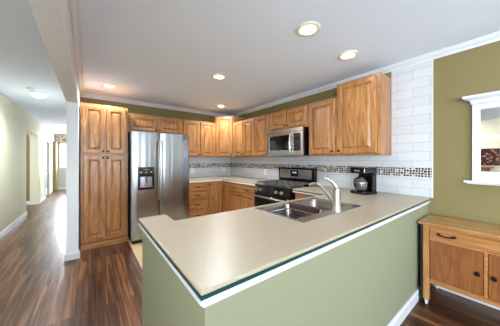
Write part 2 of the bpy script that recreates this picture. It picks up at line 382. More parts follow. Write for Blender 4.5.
struct(run([(-3.2+o, 8.86-o), (HX-.182, 8.86-o)][::-1], base).build('baseboard_side_room', white))

# peninsula half wall with its left return
PX, PY = .292, .613
struct(MB().cells([PX, PX+.13, XR-.001], [PY, PY+.12, 1.583], lambda i, j: i == 0 or j == 0, 0, .853).build('wall_peninsula', sage))
struct(run([(PX-o, 1.583), (PX-o, PY-o), (XR-.018, PY-o)], [(-a, b_) for a, b_ in base]).build('baseboard_peninsula', white))

# backsplash
def splash(name, mat, axis, us, vs, mask, a0, a1): return struct(MB().cells(us, vs, mask, a0, a1, axis).build(name, mat))
sr_ = splash('wall_backsplash_right', tile_r, 'x', [.585, .955, YB-.009], [.9155, 1.368, ZC-.061], lambda i, j: not (i == 1 and j == 1), XR-.009, XR-.0005)
MB().box(XR-.0115, XR-.009, .586, YB-.0115, 1.128, 1.225).build('mosaic_band', mosaic_mat('mosaic_right', 'Y'), sr_)
MB().box(XR-.0125, XR-.0005, .575, .585, .9155, ZC-.061).build('edge_strip', white, sr_)
sb_ = splash('wall_backsplash_back', tile_b, 'y', [1.46, XR-.0125], [.9155, 1.368], lambda i, j: True, YB-.009, YB-.0005)
MB().box(1.46, XR-.0125, YB-.0115, YB-.009, 1.128, 1.225).build('mosaic_band', mosaic_mat('mosaic_back', 'X'), sb_)

# ------------------------------------------------------------------ cabinets
def panel(w, h, T=.022, st=.05):
    st = min(st, w*.24)
    return MB().rings(-w/2, w/2, 0, h, [(0,-.0005),(0,-T+.009),(.007,-T),(st,-T),(st+.004,-T+.002),(st+.003,-T+.017),(st+.014,-T+.017),(st+.040,-T+.003),(st+.0405,-T+.0003)])
def slab(w, h, T=.02):
    return MB().rings(-w/2, w/2, 0, h, [(0,-.0005),(0,-T+.006),(.003,-T+.002),(.008,-T),(.03,-T-.0005)])
def knob(parent, x, z, T=.02):
    return MB().lathe([(.004,-T+.001),(.006,-T-.010),(.014,-T-.015),(.015,-T-.022),(.008,-T-.026)], 14, (x,0,z), 'y').build('knob', bronze, parent, smooth=True)
def pull(parent, x, z, T=.02, L_=.10):
    a = L_/2
    return MB().tube([(x-a,-T+.001,z),(x-a,-T-.012,z),(x-a+.01,-T-.022,z),(x,-T-.028,z),(x+a-.01,-T-.022,z),(x+a,-T-.012,z),(x+a,-T+.001,z)], [.006,.006,.007,.009,.007,.006,.006], 8).build('handle', bronze, parent, smooth=True)
def doors(t, items, zbase=0):
    """items: (x0,x1,z0,z1,kind,kx,kz) in the cabinet's own frame; kind 'door' or 'drawer'"""
    for it in items:
        x0, x1, z0, z1, kind = it[:5]; w_, h_ = x1-x0, z1-z0
        if kind == 'door':
            d = panel(w_, h_).build('door', oak, t, ((x0+x1)/2, 0, z0))
            kx, kz = it[5], it[6]
            knob(d, -w_/2+.025 if kx < 0 else w_/2-.025, .035 if kz < 0 else h_-.035)
        else:
            d = slab(w_, h_).build('drawer', oak_h, t, ((x0+x1)/2, 0, z0))
            for px_ in (it[5] if len(it) > 5 else [0]): pull(d, px_, h_/2)
def cab(name, label, loc, rz, w_, h_, d_, items, group, z_from=0, side_mat=None):
    t = thing(name, label, 'cabinet', loc, rz, group)
    MB().box(-w_/2, w_/2, 0, d_, z_from, h_).build('body', oak, t, bevel=.003)
    doors(t, items); return t
BK = 0; RT = -PI/2
# tall pantry
t = cab('pantry_cabinet', 'tall two-tier oak pantry cabinet between the hall wall end and the steel fridge', (.209, 3.884, 0), BK, .595, 2.14, .61,
    [(-.27,-.008,.135,1.375,'door',1,1),(.008,.27,.135,1.375,'door',-1,1),(-.27,-.008,1.405,2.105,'door',1,-1),(.008,.27,1.405,2.105,'door',-1,-1)], None, z_from=.095)
MB().box(-.2975, .2975, -.010, .60, 0.0005, .088).build('toe_board', oak_h, t)
MB().box(-.2975, .2975, -.021, -.0005, 1.378, 1.402).build('rail', oak_h, t, bevel=.003)
# wall cabinets on the back wall (front 4.20)
G = 'oak wall cabinets'
cab('wall_cabinet', 'short two-door oak cabinet above the fridge', (1.031, 4.20, 1.80), BK, .965, .33, .2985,
    [(-.455,-.01,.03,.305,'door',1,-1),(.01,.455,.03,.305,'door',-1,-1)], G)
cab('wall_cabinet', 'two-door oak wall cabinet between fridge and tall corner cabinet', (1.8825, 4.20, 1.37), BK, .733, .76, .29,
    [(-.352,-.012,.02,.735,'door',1,-1),(.012,.352,.02,.735,'door',-1,-1)], G)
# diagonal corner cabinet, taller
t = thing('corner_cabinet', 'taller angled oak wall cabinet set across the kitchen corner', 'cabinet', (2.4005, 4.0505, 1.37), -PI/4, G)
ca, sa = math.cos(PI/4), math.sin(PI/4)
pts = []
for X_, Y_ in ((2.252,4.4885),(2.252,4.199),(2.549,3.902),(2.8485,3.902),(2.8485,4.4885)):
    dx, dy = X_-2.4005, Y_-4.0505; pts.append((dx*ca-dy*sa, dx*sa+dy*ca))
MB().prism(pts, 'z', 0, .91).build('body', oak, t, bevel=.003)
doors(t, [(-.185,.185,.02,.885,'door',1,-1)])
# wall cabinets on the right wall (front 2.55)
XF = 2.55; D_ = .298
cab('wall_cabinet', 'two-door oak wall cabinet just right of the angled corner cabinet', (XF, 3.526, 1.37), RT, .742, .76, D_,
    [(-.352,-.012,.02,.735,'door',1,-1),(.012,.352,.02,.735,'door',-1,-1)], G)
cab('wall_cabinet', 'narrow single-door oak wall cabinet just left of the microwave', (XF, 2.949, 1.37), RT, .408, .76, D_,
    [(-.182,.182,.02,.735,'door',1,-1)], G)
cab('wall_cabinet', 'short two-door oak cabinet directly above the microwave', (XF, 2.328, 1.80), RT, .83, .33, D_,
    [(-.385,-.01,.03,.305,'door',1,-1),(.01,.385,.03,.305,'door',-1,-1)], G)
cab('wall_cabinet', 'single-door oak wall cabinet between the microwave and the tallest end cabinet', (XF, 1.694, 1.37), RT, .434, .76, D_,
    [(-.195,.195,.02,.735,'door',1,-1)], G)
cab('wall_cabinet', 'tall end oak wall cabinet with exposed side, above the coffee maker', (XF, 1.216, 1.37), RT, .518, .91, D_,
    [(-.238,.222,.02,.885,'door',-1,-1)], G)
# base cabinets
G2 = 'oak base cabinets'
t = cab('base_cabinet', 'four-drawer oak base cabinet beside the fridge', (1.695, 3.90, 0), BK, .42, .868, .595,
    [(-.195,.195,.705,.845,'drawer'),(-.195,.195,.535,.69,'drawer'),(-.195,.195,.345,.52,'drawer'),(-.195,.195,.125,.33,'drawer')], G2, z_from=.1)
MB().box(-.205,.205,.06,.59,.0005,.0995).build('toe_board', oak_h, t)
t = thing('corner_cabinet', 'oak corner base cabinet with two narrow doors meeting at the inside corner', 'cabinet', (1.908, 3.90, 0), 0, G2)
MB().prism([(0,0),(.352,0),(.352,-.262),(.945,-.262),(.945,.592),(0,.592)], 'z', .1, .868).build('body', oak, t, bevel=.003)
MB().prism([(.01,.06),(.41,.06),(.41,-.255),(.94,-.255),(.94,.585),(.01,.585)], 'z', .0005, .0995).build('toe_board', oak_h, t)
doors(t, [(.02,.318,.125,.845,'door',-1,1)])
d = panel(.22, .72).build('door', oak, t, (.352, -.142, .125), (0,0,RT)); 
t = cab('base_cabinet', 'oak base cabinet with one wide drawer over two doors left of the stove', (2.26, 3.197, 0), RT, .868, .868, .594,
    [(-.41,.41,.70,.845,'drawer',[-.2,.2]),(-.41,-.01,.125,.685,'door',1,1),(.01,.41,.125,.685,'door',-1,1)], G2, z_from=.1)
MB().box(-.43,.43,.06,.59,.0005,.0995).build('toe_board', oak_h, t)
t = cab('base_cabinet', 'oak base cabinet right of the stove, mostly hidden by the peninsula', (2.26, 1.668, 0), RT, .50, .868, .594,
    [(-.235,.235,.70,.845,'drawer'),(-.235,.235,.125,.685,'door',-1,1)], G2, z_from=.1)
MB().box(-.245,.245,.06,.59,.0005,.0995).build('toe_board', oak_h, t)
# hollow sink base behind the half wall
t = thing('sink_cabinet', 'oak sink base cabinet facing the kitchen behind the half wall', 'cabinet', (1.325, 1.375, 0), PI, G2)
MB().box(-.9,-.882,.001,.635,.1,.868).box(.882,.9,.001,.635,.1,.868).box(-.882,.882,.001,.635,.1,.118).box(-.882,.882,.617,.635,.118,.868).box(-.882,.882,.001,.012,.118,.60).build('body', oak, t)
MB().box(-.89,.89,.06,.63,.0005,.0995).build('toe_board', oak_h, t)
doors(t, [(-.87,-.45,.14,.59,'door',1,1),(-.43,-.01,.14,.59,'door',-1,1),(.01,.43,.14,.59,'door',1,1),(.45,.87,.14,.59,'door',-1,1)])
MB().box(-.882,.882,.001,.02,.62,.868).build('rail', oak_h, t)

# ------------------------------------------------------------------ countertops
CZ = .914
SX0, SX1, SY0, SY1 = 1.085, 1.855, .855, 1.335     # sink cut-out
EX, EY = .272, .597
xs = [EX, .452, SX0, SX1, 2.222, XR-.010]
ys_ = [EY, SY0, SY1, 1.40, 1.605, 1.932]
def ctmask(i, j):
    if i == 2 and j == 1: return False
    if j <= 2: return True
    if j == 3: return i in (0, 4)
    return i == 4
t = thing('countertop', 'cream peninsula countertop with rounded corner and dark green edge stripe', 'countertop', (0,0,0))
MB().cells(xs, ys_, ctmask, .897, CZ).build('slab', counter_m, t, bevel=.006, seg=3)
ins = lambda a: [EX+a, .452-a, 2.222+a, XR-.010]
def edge(a, z0, z1, name, mat):
    ex = [EX+a, PX+.06, .452-a, 2.222+a, XR-.0105]
    ey = [EY+a, PY+.06, 1.355, 1.40-a, 1.605-a, 1.9315]
    def mk(i, j):
        if i == 0: return j <= 4 and True
        if i == 1: return j == 0 or j == 4-0 or (j == 3) 
        if i == 2: return j == 0 or j == 2
        if i == 3: return j == 0 or j == 2 or j >= 3 and False or j == 1
        return False
    m_ = MB()
    # perimeter strips only, so that the sink bowls hang free
    m_.cells([EX+a, EX+a+.12, 2.2], [EY+a, EY+a+.10, 1.605-a], lambda i, j: i == 0 or j == 0, z0, z1)
    m_.box(EX+a+.12, .452-a, 1.37, 1.605-a, z0, z1)
    m_.box(.452-a, 2.222+a, 1.37, 1.40-a, z0, z1)
    m_.box(2.222+a, XR-.0105, 1.37, 1.9315, z0, z1)
    m_.box(2.2, XR-.0105, EY+a, EY+a+.10, z0, z1)
    return m_.build(name, mat, t)
edge(.0, .8850, .8968, 'edge_stripe', green)['label'] = 'dark green inlaid stripe'
edge(-.001, .8695, .8848, 'edge_rail', white)
MB().cells([PX-.010, PX+.13, XR-.0105], [PY-.009, PY+.12, 1.592], lambda i, j: i == 0 or j == 0, .8535, .8692).build('trim', white, t, bevel=.003)
t = thing('countertop', 'cream L-shaped countertop in the kitchen corner between fridge and stove', 'countertop', (0,0,0))
MB().cells([1.478, 2.222, XR-.010], [2.758, 3.862, YB-.010], lambda i, j: i == 1 or j == 1, .897, CZ).build('slab', counter_m, t, bevel=.006, seg=3)
MB().cells([1.479, 2.223, XR-.0105], [2.759, 3.863, YB-.0105], lambda i, j: i == 1 or j == 1, .8695, .8968).build('edge_rail', counter_edge, t)

# ------------------------------------------------------------------ sink and faucet
t = thing('sink', 'double-bowl stainless steel sink set into the peninsula countertop', 'sink', (1.47, 1.095, CZ+.0006))
def bowl(x0, x1, y0, y1, dep):
    m_ = MB(); R = []
    def rr(x0, x1, y0, y1, z, r, n=5):
        L_ = []
        for cx, cy, a0 in ((x1-r,y1-r,0),(x0+r,y1-r,PI/2),(x0+r,y0+r,PI),(x1-r,y0+r,3*PI/2)):
            for k in range(n+1): a = a0+PI/2*k/n; L_.append(m_.bm.verts.new((cx+r*math.cos(a), cy+r*math.sin(a), z)))
        return L_
    for i, z, r in ((0,.0,.05),(.003,-.008,.05),(.006,-dep+.03,.05),(.014,-dep+.008,.045),(.035,-dep,.03)): R.append(rr(x0+i,x1-i,y0+i,y1-i,z,r))
    n = len(R[0])
    for a, b_ in zip(R, R[1:]):
        for k in range(n): m_.bm.faces.new((a[k], a[(k+1)%n], b_[(k+1)%n], b_[k]))
    m_.bm.faces.new(R[-1]); return m_
def smooth_inner(o): 
    for p in o.data.polygons: p.use_smooth = True
    m_ = o.modifiers.new('solid', 'SOLIDIFY'); m_.thickness = .0015; m_.offset = 0
W_, H_ = .40, .255
for nm, x0, x1 in (('bowl', -.370, -.014), ('bowl', .014, .370)):
    b_ = bowl(x0, x1, -.165, .222, .19); bo = b_.build('bowl', steel_sink, t); smooth_inner(bo)
    MB().lathe([(.0,.001),(.042,.001),(.045,.003),(.045,.004),(.03,.004),(.028,.002),(.0,.002)], 20, ((x0+x1)/2, .03, -.189)).build('drain', chrome, bo, smooth=True)
MB().cells([-W_,-.370,-.014,.014,.370,W_], [-.25,-.165,.222,.25], lambda i, j: not (i in (1,3) and j == 1), 0, .004).build('rim', steel_h, t, bevel=.002)
# wire rack standing in the left bowl
rk = thing('dish_rack', 'curved wire dish rack standing in the left sink bowl', 'rack', (1.275, 1.125, CZ-.184))
m_ = MB()
for zz, k in ((.035, 0), (.155, 1)):
    e = .12+k*.012; f_ = .135+k*.012
    m_.tube([(-e,-f_,zz),(e,-f_,zz),(e,f_,zz),(-e,f_,zz),(-e,-f_,zz)], .0038, 6)
for i in range(10):
    y = -.12+.24*i/9
    m_.tube([(-.132,y,.155),(-.12,y,.035),(.12,y,.035),(.132,y,.155)], .0026, 6)
for x in (-.06, 0, .06): m_.tube([(x,-.147,.155),(x,-.135,.035),(x,.135,.035),(x,.147,.155)], .0026, 6)
m_.build('wire_frame', chrome, rk)
for x, y in ((-.1,-.11),(.1,-.11),(-.1,.11),(.1,.11)): MB().lathe([(.006,0),(.006,.034)], 8, (x,y,0)).build('foot', blackp, rk)
# rubber mat hung over the divider between the bowls
rubber = plain('brown_rubber', rgb(78,48,42), .45)
sm = thing('sink_mat', 'brown rubber mat draped over the divider between the two sink bowls', 'sink mat', (1.47, 1.145, CZ))
m_ = MB().box(-.0285,.012,-.15,.15,.0052,.0088)
for s_ in (-1,):
    a, b_ = sorted((s_*.0285, s_*.0250))
    m_.box(a, b_, -.15, .15, -.045, .0052)
    for k in range(13): y = -.15+.294*k/12; m_.box(a, b_, y, y+.006, -.125, -.045)
    for z_ in (-.070, -.097, -.125): m_.box(a, b_, -.15, .15, z_, z_+.005)
m_.build('mat', rubber, sm)
# faucet
f_ = thing('faucet', 'brushed nickel single-lever faucet arching over the sink', 'faucet', (1.53, .885, CZ+.005))
MB().lathe([(.036,0),(.036,.006),(.031,.012),(.030,.10),(.027,.155),(.022,.178),(.013,.186)], 24, (0,0,0)).build('body', nickel, f_, smooth=True)
MB().tube([(0,.010,.060),(0,.045,.090),(-.002,.085,.135),(-.006,.125,.170),(-.010,.165,.188),(-.015,.205,.186),(-.02,.235,.172)], [.021,.019,.017,.0155,.0155,.0165,.017], 14).build('spout', nickel, f_, smooth=True)
MB().tube([(0,0,.170),(-.008,.008,.196),(-.030,.022,.224),(-.065,.04,.246),(-.095,.055,.258)], [.020,.017,.012,.008,.005], 12).build('lever', nickel, f_, smooth=True)

# ------------------------------------------------------------------ refrigerator
fr = thing('refrigerator', 'stainless steel side-by-side refrigerator with dispenser in its left door', 'refrigerator', (.985, 3.66, 0))
MB().box(-.455,.455,.075,.80,.03,1.745).build('body', plain('fridge_case', rgb(70,70,74), .4, .5), fr, bevel=.004)
MB().box(-.45,.45,.03,.074,.005,.055).build('kick_plate', blackp, fr)
def fdoor(x0, x1):
    m_ = MB(); n = 10; pts = []
    for k in range(n+1):
        u = k/n; x = x0+(x1-x0)*u
        y = .012*(2*u-1)**4 + (.006 if k in (0, n) else 0)
        pts.append((x, y))
    pts += [(x1, .070), (x0, .070)]
    return m_.prism(pts, 'z', .06, 1.755)
for nm, x0, x1 in (('l', -.462, -.046), ('r', -.040, .462)):
    d = fdoor(x0, x1).build('door', steel_v, fr, bevel=.003, smooth=True)
    hx = -.072 if nm == 'l' else -.014
    pts = [(hx, .004, .66)]
    for k in range(13):
        u = k/12; pts.append((hx, -.028-.028*math.sin(PI*u), .68+.94*u))
    pts.append((hx, .004, 1.64))
    MB().tube(pts, .0125, 10).build('handle', nickel, d, smooth=True)
    if nm == 'l':
        dp = MB().cells([-.372,-.362,-.142,-.132], [.835,.87,1.04,1.195], lambda i, j: not (i == 1 and j == 1), -.004, .003, 'y').build('dispenser', blackg, d, bevel=.002)
        MB().box(-.362,-.142,.0005,.003,.87,1.04).build('recess', blackp, dp)
        MB().box(-.35,-.31,-.006,-.0045,1.10,1.13).box(-.27,-.235,-.006,-.0045,1.10,1.13).box(-.20,-.165,-.006,-.0045,1.10,1.13).box(-.30,-.205,-.006,-.0045,1.15,1.165).build('button', plain('silver_button', rgb(110,116,126), .4), dp)
        MB().tube([(-.252,-.002,1.05),(-.252,-.012,1.0),(-.252,-.006,.95)], .009, 8).build('paddle', iron, dp, smooth=True)
        MB().box(-.35,-.155,-.012,-.0005,.872,.885).build('drip_tray', iron, dp)
    else:
        MB().box(.33,.42,-.0005,.004,1.655,1.675).build('badge', plain('badge_metal', rgb(120,122,126), .3, .9), d)

# ------------------------------------------------------------------ stove
st = thing('gas_stove', 'black and stainless gas stove with knobs along its front', 'stove', (2.19, 2.345, 0), RT)
MB().box(-.378,.378,.035,.64,.03,.895).build('body', blackp, st, bevel=.004)
MB().box(-.37,.37,.05,.63,.0005,.0295).build('kick_plate', blackp, st)
MB().prism([(.034,.775),(-.006,.785),(.012,.893),(.034,.895)], 'x', -.378, .378).build('control_panel', blackg, st, bevel=.003)
for x in (-.31, -.22, .13, .24):
    k = MB().lathe([(.024,.002),(.024,-.006),(.018,-.008),(.017,-.03),(.012,-.034)], 16, (x, .0, .835), 'y').build('knob', nickel, st, smooth=True)
od = MB().box(-.376,.376,-.012,.034,.21,.772).build('oven_door', blackg, st, bevel=.004)
MB().box(-.27,.27,-.0135,-.0121,.33,.63).build('window', plain('oven_window', rgb(20,20,24), .05), od)
MB().tube([(-.34,-.012,.735),(-.34,-.05,.738),(-.30,-.062,.738),(0,-.068,.738),(.30,-.062,.738),(.34,-.05,.738),(.34,-.012,.735)], .012, 10).build('handle', chrome, od, smooth=True)
for x in (-.376, .352): MB().box(x,x+.024,-.015,-.0121,.22,.76).build('side_trim', nickel, od)
MB().box(-.376,.376,-.008,.034,.035,.20).build('drawer', steel_h, st, bevel=.003)
ct = MB().box(-.381,.381,.008,.575,.896,.912).build('cooktop', blackg, st, bevel=.004)
for x, y in ((-.24,.16),(-.24,.42),(.24,.16),(.24,.42),(0,.29)):
    MB().lathe([(.05,.9125),(.048,.922),(.03,.924),(.028,.930),(.0,.931)], 18, (x,y,0)).build('burner', iron, st, smooth=True)
for x0 in (-.365, -.12, .125):
    x1 = x0+.24; m_ = MB(); zt = .944
    for y in (.04, .17, .29, .41, .545): m_.tube([(x0,y,zt),(x1,y,zt)], .0085, 6)
    for x in (x0, (x0+x1)/2, x1): m_.tube([(x,.04,zt),(x,.545,zt)], .0085, 6)
    for x in (x0, x1):
        for y in (.04, .545): m_.tube([(x,y,.9125),(x,y,zt)], .006, 6)
    m_.build('grate', iron, st)
bgd = MB().prism([(.578,.90),(.565,1.16),(.575,1.178),(.645,1.178),(.645,.90)], 'x', -.381, .381).build('backguard', blackp, st, bevel=.004)
bp_ = MB().prism([(.5687,1.0),(.5625,1.15),(.5645,1.15),(.5707,1.0)], 'x', -.345, .335).build('control_face', steel_h, bgd)
MB().prism([(.5660,1.03),(.5600,1.135),(.5622,1.135),(.5682,1.03)], 'x', -.09, .07).build('display', blackg, bp_)
digit = emit('clock_digits', (.75,.85,.9,1), .5)
m_ = MB()
for x in (-.04,-.022,.004,.022):
    m_.box(x,x+.010,.5595,.5608,1.105,1.108).box(x,x+.010,.5598,.5616,1.085,1.088); m_.box(x,x+.002,.5596,.5612,1.085,1.108); m_.box(x+.008,x+.010,.5596,.5612,1.085,1.108)
m_.build('digits', digit, bp_)

# ------------------------------------------------------------------ microwave
mw = thing('microwave', 'stainless over-the-range microwave with black window above the stove', 'microwave', (2.452, 2.326, 1.375), RT)
MB().box(-.385,.385,.028,.392,.0,.42).build('body', blackp, mw, bevel=.003)
MB().box(-.385,.385,.0,.0275,.358,.42).build('top_grille', steel_h, mw, bevel=.004)
d = MB().cells([-.385,-.315,.125,.205], [.0,.085,.32,.356], lambda i, j: not (i == 1 and j == 1), 0, .0275, 'y').build('door', steel_h, mw, bevel=.004)
MB().box(-.315,.125,.006,.02,.085,.32).build('window', blackg, d)
MB().tube([(.165,.0,.03),(.165,-.022,.045),(.165,-.034,.11),(.165,-.038,.18),(.165,-.034,.25),(.165,-.022,.325),(.165,0,.34)], [.010,.012,.013,.013,.013,.012,.010], 10).build('handle', chrome, d, smooth=True)
cp_ = MB().box(.207,.385,.0,.0275,.0,.356).build('control_frame', steel_h, mw, bevel=.004)
cq = MB().box(.215,.345,-.002,-.0001,.075,.335).build('control_panel', blackg, cp_)
m_ = MB()
for i in range(3):
    for j in range(4): m_.box(.232+.036*i,.256+.036*i,-.0035,-.0021,.10+.036*j,.122+.036*j)
m_.build('keypad', plain('keypad_print', rgb(44,46,50), .4), cp_)
MB().box(.232,.328,-.0035,-.0021,.275,.315).build('display', plain('mw_display', rgb(20,44,50), .1), cp_)

# ------------------------------------------------------------------ coffee maker
cm = thing('coffee_maker', 'black drip coffee maker with glass carafe on the counter', 'coffee maker', (2.59, 1.155, CZ+.0006), RT-.25)
MB().prism([(-.085,-.12),(.085,-.12),(.10,-.10),(.10,.10),(-.10,.10),(-.10,-.10)], 'z', 0, .035).build('base', blackp, cm, bevel=.006)
MB().box(-.095,.095,.025,.098,.0355,.235).build('water_tank', blackp, cm, bevel=.01)
MB().box(-.098,.098,-.11,.10,.236,.31).build('filter_housing', blackp, cm, bevel=.015, seg=3)
MB().box(-.035,.035,-.1125,-.1105,.262,.280).build('badge', nickel, cm)
glass, nt, b = nodes('carafe_glass'); b.inputs['Transmission Weight'].default_value = .9; b.inputs['Roughness'].default_value = .03; b.inputs['Base Color'].default_value = rgb(210,205,195)
cf = MB().lathe([(.045,.038),(.062,.05),(.072,.09),(.068,.13),(.050,.168),(.046,.178),(.044,.178),(.047,.167),(.065,.13),(.069,.09),(.059,.052),(.0,.042)], 24, (0,-.05,0)).build('carafe', glass, cm, smooth=True)
MB().lathe([(.0,.0435),(.056,.0535),(.0675,.09),(.066,.128),(.052,.155),(.0,.155)], 24, (0,-.05,0)).build('coffee', plain('coffee', rgb(30,16,10), .1), cf, smooth=True)
MB().lathe([(.050,.1785),(.050,.192),(.03,.2),(.0,.2)], 20, (0,-.05,0)).build('lid', blackp, cf, smooth=True)
MB().lathe([(.0735,.128),(.0735,.135),(.069,.135),(.070,.128)], 24, (0,-.05,0)).build('band', nickel, cf, smooth=True)
MB().tube([(0,-.10,.182),(0,-.145,.176),(0,-.155,.14),(0,-.148,.095),(0,-.122,.085)], [.009,.010,.010,.010,.008], 8).build('handle', blackp, cf, smooth=True)

# ------------------------------------------------------------------ sideboard
sb = thing('sideboard', 'honey-brown wooden sideboard on casters against the olive wall', 'sideboard', (2.42, .176, 0), RT)
HW = .384
for x in (-HW, HW-.044):
    for y in (0, .376):
        lg = MB().box(x, x+.044, y, y+.044, .055, .724).build('leg', pine_v, sb, bevel=.003)
        cs = MB().box(x+.012, x+.032, y+.006, y+.010, .02, .0545).box(x+.012, x+.032, y+.034, y+.038, .02, .0545).box(x+.010, x+.034, y+.004, y+.040, .050, .0548).build('caster', plain('caster_metal', rgb(215,215,220), .3, .6), lg)
        MB().lathe([(.0,x+.015),(.020,x+.015),(.022,x+.018),(.022,x+.026),(.020,x+.029),(.0,x+.029)], 16, (0, y+.022, .0225), 'x').build('wheel', plain('caster_wheel', rgb(225,226,230), .35), cs, smooth=True)
MB().box(-HW-.035, HW+.035, -.018, .424, .7285, .750).build('top', pine_top, sb, bevel=.005, seg=3)
MB().box(-HW-.022, HW+.022, -.008, .42, .7245, .7283).build('moulding', pine_v, sb)
ins_ = HW-.0445
MB().box(-HW+.008,-HW+.02,.0445,.3755,.215,.72).box(HW-.02,HW-.008,.0445,.3755,.215,.72).box(-ins_,ins_,.40,.41,.215,.72).box(-ins_,ins_,.03,.40,.215,.228).build('carcass', pine_v, sb)
MB().box(-ins_,ins_,.002,.029,.708,.7243).box(-ins_,ins_,.002,.029,.596,.610).box(-ins_,ins_,.002,.029,.212,.252).box(-.010,.010,.002,.029,.252,.596).build('face_frame', pine, sb, bevel=.002)
dw = MB().rings(-ins_+.003, ins_-.003, .6125, .7055, [(0,.03),(0,.006),(.003,.003),(.05*.6,.003)]).build('drawer', pine, sb)
for x in (-.226, .226):
    m_ = MB().tube([(x-.062,.0,.662),(x-.05,-.006,.663),(x-.03,-.018,.657),(x,-.022,.654),(x+.03,-.018,.657),(x+.05,-.006,.663),(x+.062,.0,.662)], [.004,.011,.006,.005,.006,.011,.004], 8)
    m_.lathe([(.012,.003),(.012,-.004),(.008,-.008)], 12, (x-.05,0,.663), 'y'); m_.lathe([(.012,.003),(.012,-.004),(.008,-.008)], 12, (x+.05,0,.663), 'y')
    m_.build('handle', bronze, dw, smooth=True)
for x0, x1, kx in ((-ins_+.003, -.013, -.043), (.013, ins_-.003, .043)):
    d = MB().rings(x0, x1, .2545, .5935, [(0,.026),(0,.008),(.003,.005),(.05,.005)]).build('door', pine_door, sb)
    MB().lathe([(.014,.005),(.014,.001),(.006,-.004),(.006,-.012),(.015,-.018),(.016,-.024),(.010,-.029)], 16, (kx,0,.42), 'y').build('knob', bronze, d, smooth=True)

fb = thing('folded_panel', 'slim black panel standing in the gap between sideboard and half wall', 'panel', (2.63, .576, 0))  # dark sheet standing in for the shade in this gap
MB().box(-.195,.195,-.008,.008,.018,.72).build('board', plain('black_board', rgb(22,20,20), .6), fb, bevel=.003)  # board is the added shade sheet
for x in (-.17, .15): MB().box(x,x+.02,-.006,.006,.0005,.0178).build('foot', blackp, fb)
# ------------------------------------------------------------------ wall mirror
mr = thing('wall_mirror', 'white framed wall mirror with dentil cornice and small ledge above the sideboard', 'mirror', (XR-.0005, -.06, 1.12), RT)
M = .352
# local -y is into the room; wall plane at y=0
MB().cells([-M,-M+.05,M-.05,M], [.0,.085,.655,.70], lambda i, j: not (i == 1 and j == 1), -.032, 0, 'y').build('frame', white, mr, bevel=.003)
MB().box(-M+.05, M-.05, -.012, -.006, .085, .655).build('mirror_glass', plain('silvered_glass', (.9,.9,.9,1), .01, 1), mr)
MB().box(-M+.05, M-.05, -.026, -.0125, .385, .403).box(-.009, .009, -.0255, -.0125, .085, .655).build('muntin', white, mr)
m_ = MB(); prof_c = [(0,0),(.034,0),(.040,.012),(.044,.03),(.060,.045),(.085,.055),(.090,.062),(.090,.078),(0,.078)]
def ledge(prof, z0, base_in=0.0):
    mm = MB(); R = []
    for o_, z_ in prof:
        e = max(o_-.032, 0)
        R.append([(-M-e, 0), (-M-e, -o_), (M+e, -o_), (M+e, 0), z0+z_])
    rings_ = [[mm.bm.verts.new((p[0], p[1], r[4])) for p in r[:4]] for r in R[1:-1]]
    for a, b_ in zip(rings_, rings_[1:]):
        for k in range(4): mm.bm.faces.new((a[k], a[(k+1)%4], b_[(k+1)%4], b_[k]))
    mm.bm.faces.new(rings_[0]); mm.bm.faces.new(rings_[-1]); return mm
cn = ledge([(0,0),(.034,0),(.040,.010),(.044,.034),(.060,.046),(.082,.055),(.090,.062),(.090,.080),(0,.08)], .7005).build('cornice', white, mr)
m_ = MB()
for i in range(32): x = -M+.006+i*(2*M-.012-.011)/31; m_.box(x, x+.011, -.052, -.0405, .706, .722)
m_.build('dentils', white, cn)
ledge([(0,0),(.060,-.030),(.060,-.022),(.082,-.016),(.082,0),(0,0)], -.0005).build('ledge', white, mr, bevel=.002)

# picture and small shelf on the opposite wall, seen in the mirror
pc = thing('picture', 'dark red floral picture reflected in the wall mirror', 'picture', (HX+.001, .45, 1.19), PI/2)
MB().box(-.15,.15,-.024,0,0,.36).build('frame', plain('dark_frame', rgb(60,30,22), .4), pc, bevel=.003)
fm, nt, b = nodes('floral_print'); tc = N(nt, 'ShaderNodeTexCoord'); v = N(nt, 'ShaderNodeTexVoronoi'); v.inputs['Scale'].default_value = 16
nt.links.new(tc.outputs['Object'], v.inputs['Vector']); r = N(nt, 'ShaderNodeValToRGB'); r.color_ramp.elements[0].color = rgb(190,130,110); r.color_ramp.elements[0].position = .1
r.color_ramp.elements[1].color = rgb(52,20,20); r.color_ramp.elements[1].position = .45; nt.links.new(v.outputs['Distance'], r.inputs[0]); nt.links.new(r.outputs[0], b.inputs['Base Color'])
MB().box(-.135,.135,-.026,-.0245,.015,.345).build('print', fm, pc)
sh = thing('wall_shelf', 'small wooden wall shelf under the floral picture, seen in the mirror', 'shelf', (HX+.001, .53, 1.13), PI/2)
MB().box(-.14,.14,-.12,0,0,.025).build('board', pine, sh, bevel=.003)
MB().box(-.10,-.085,-.09,0,-.07,-.0005).box(.085,.10,-.09,0,-.07,-.0005).build('bracket', pine_v, sh)

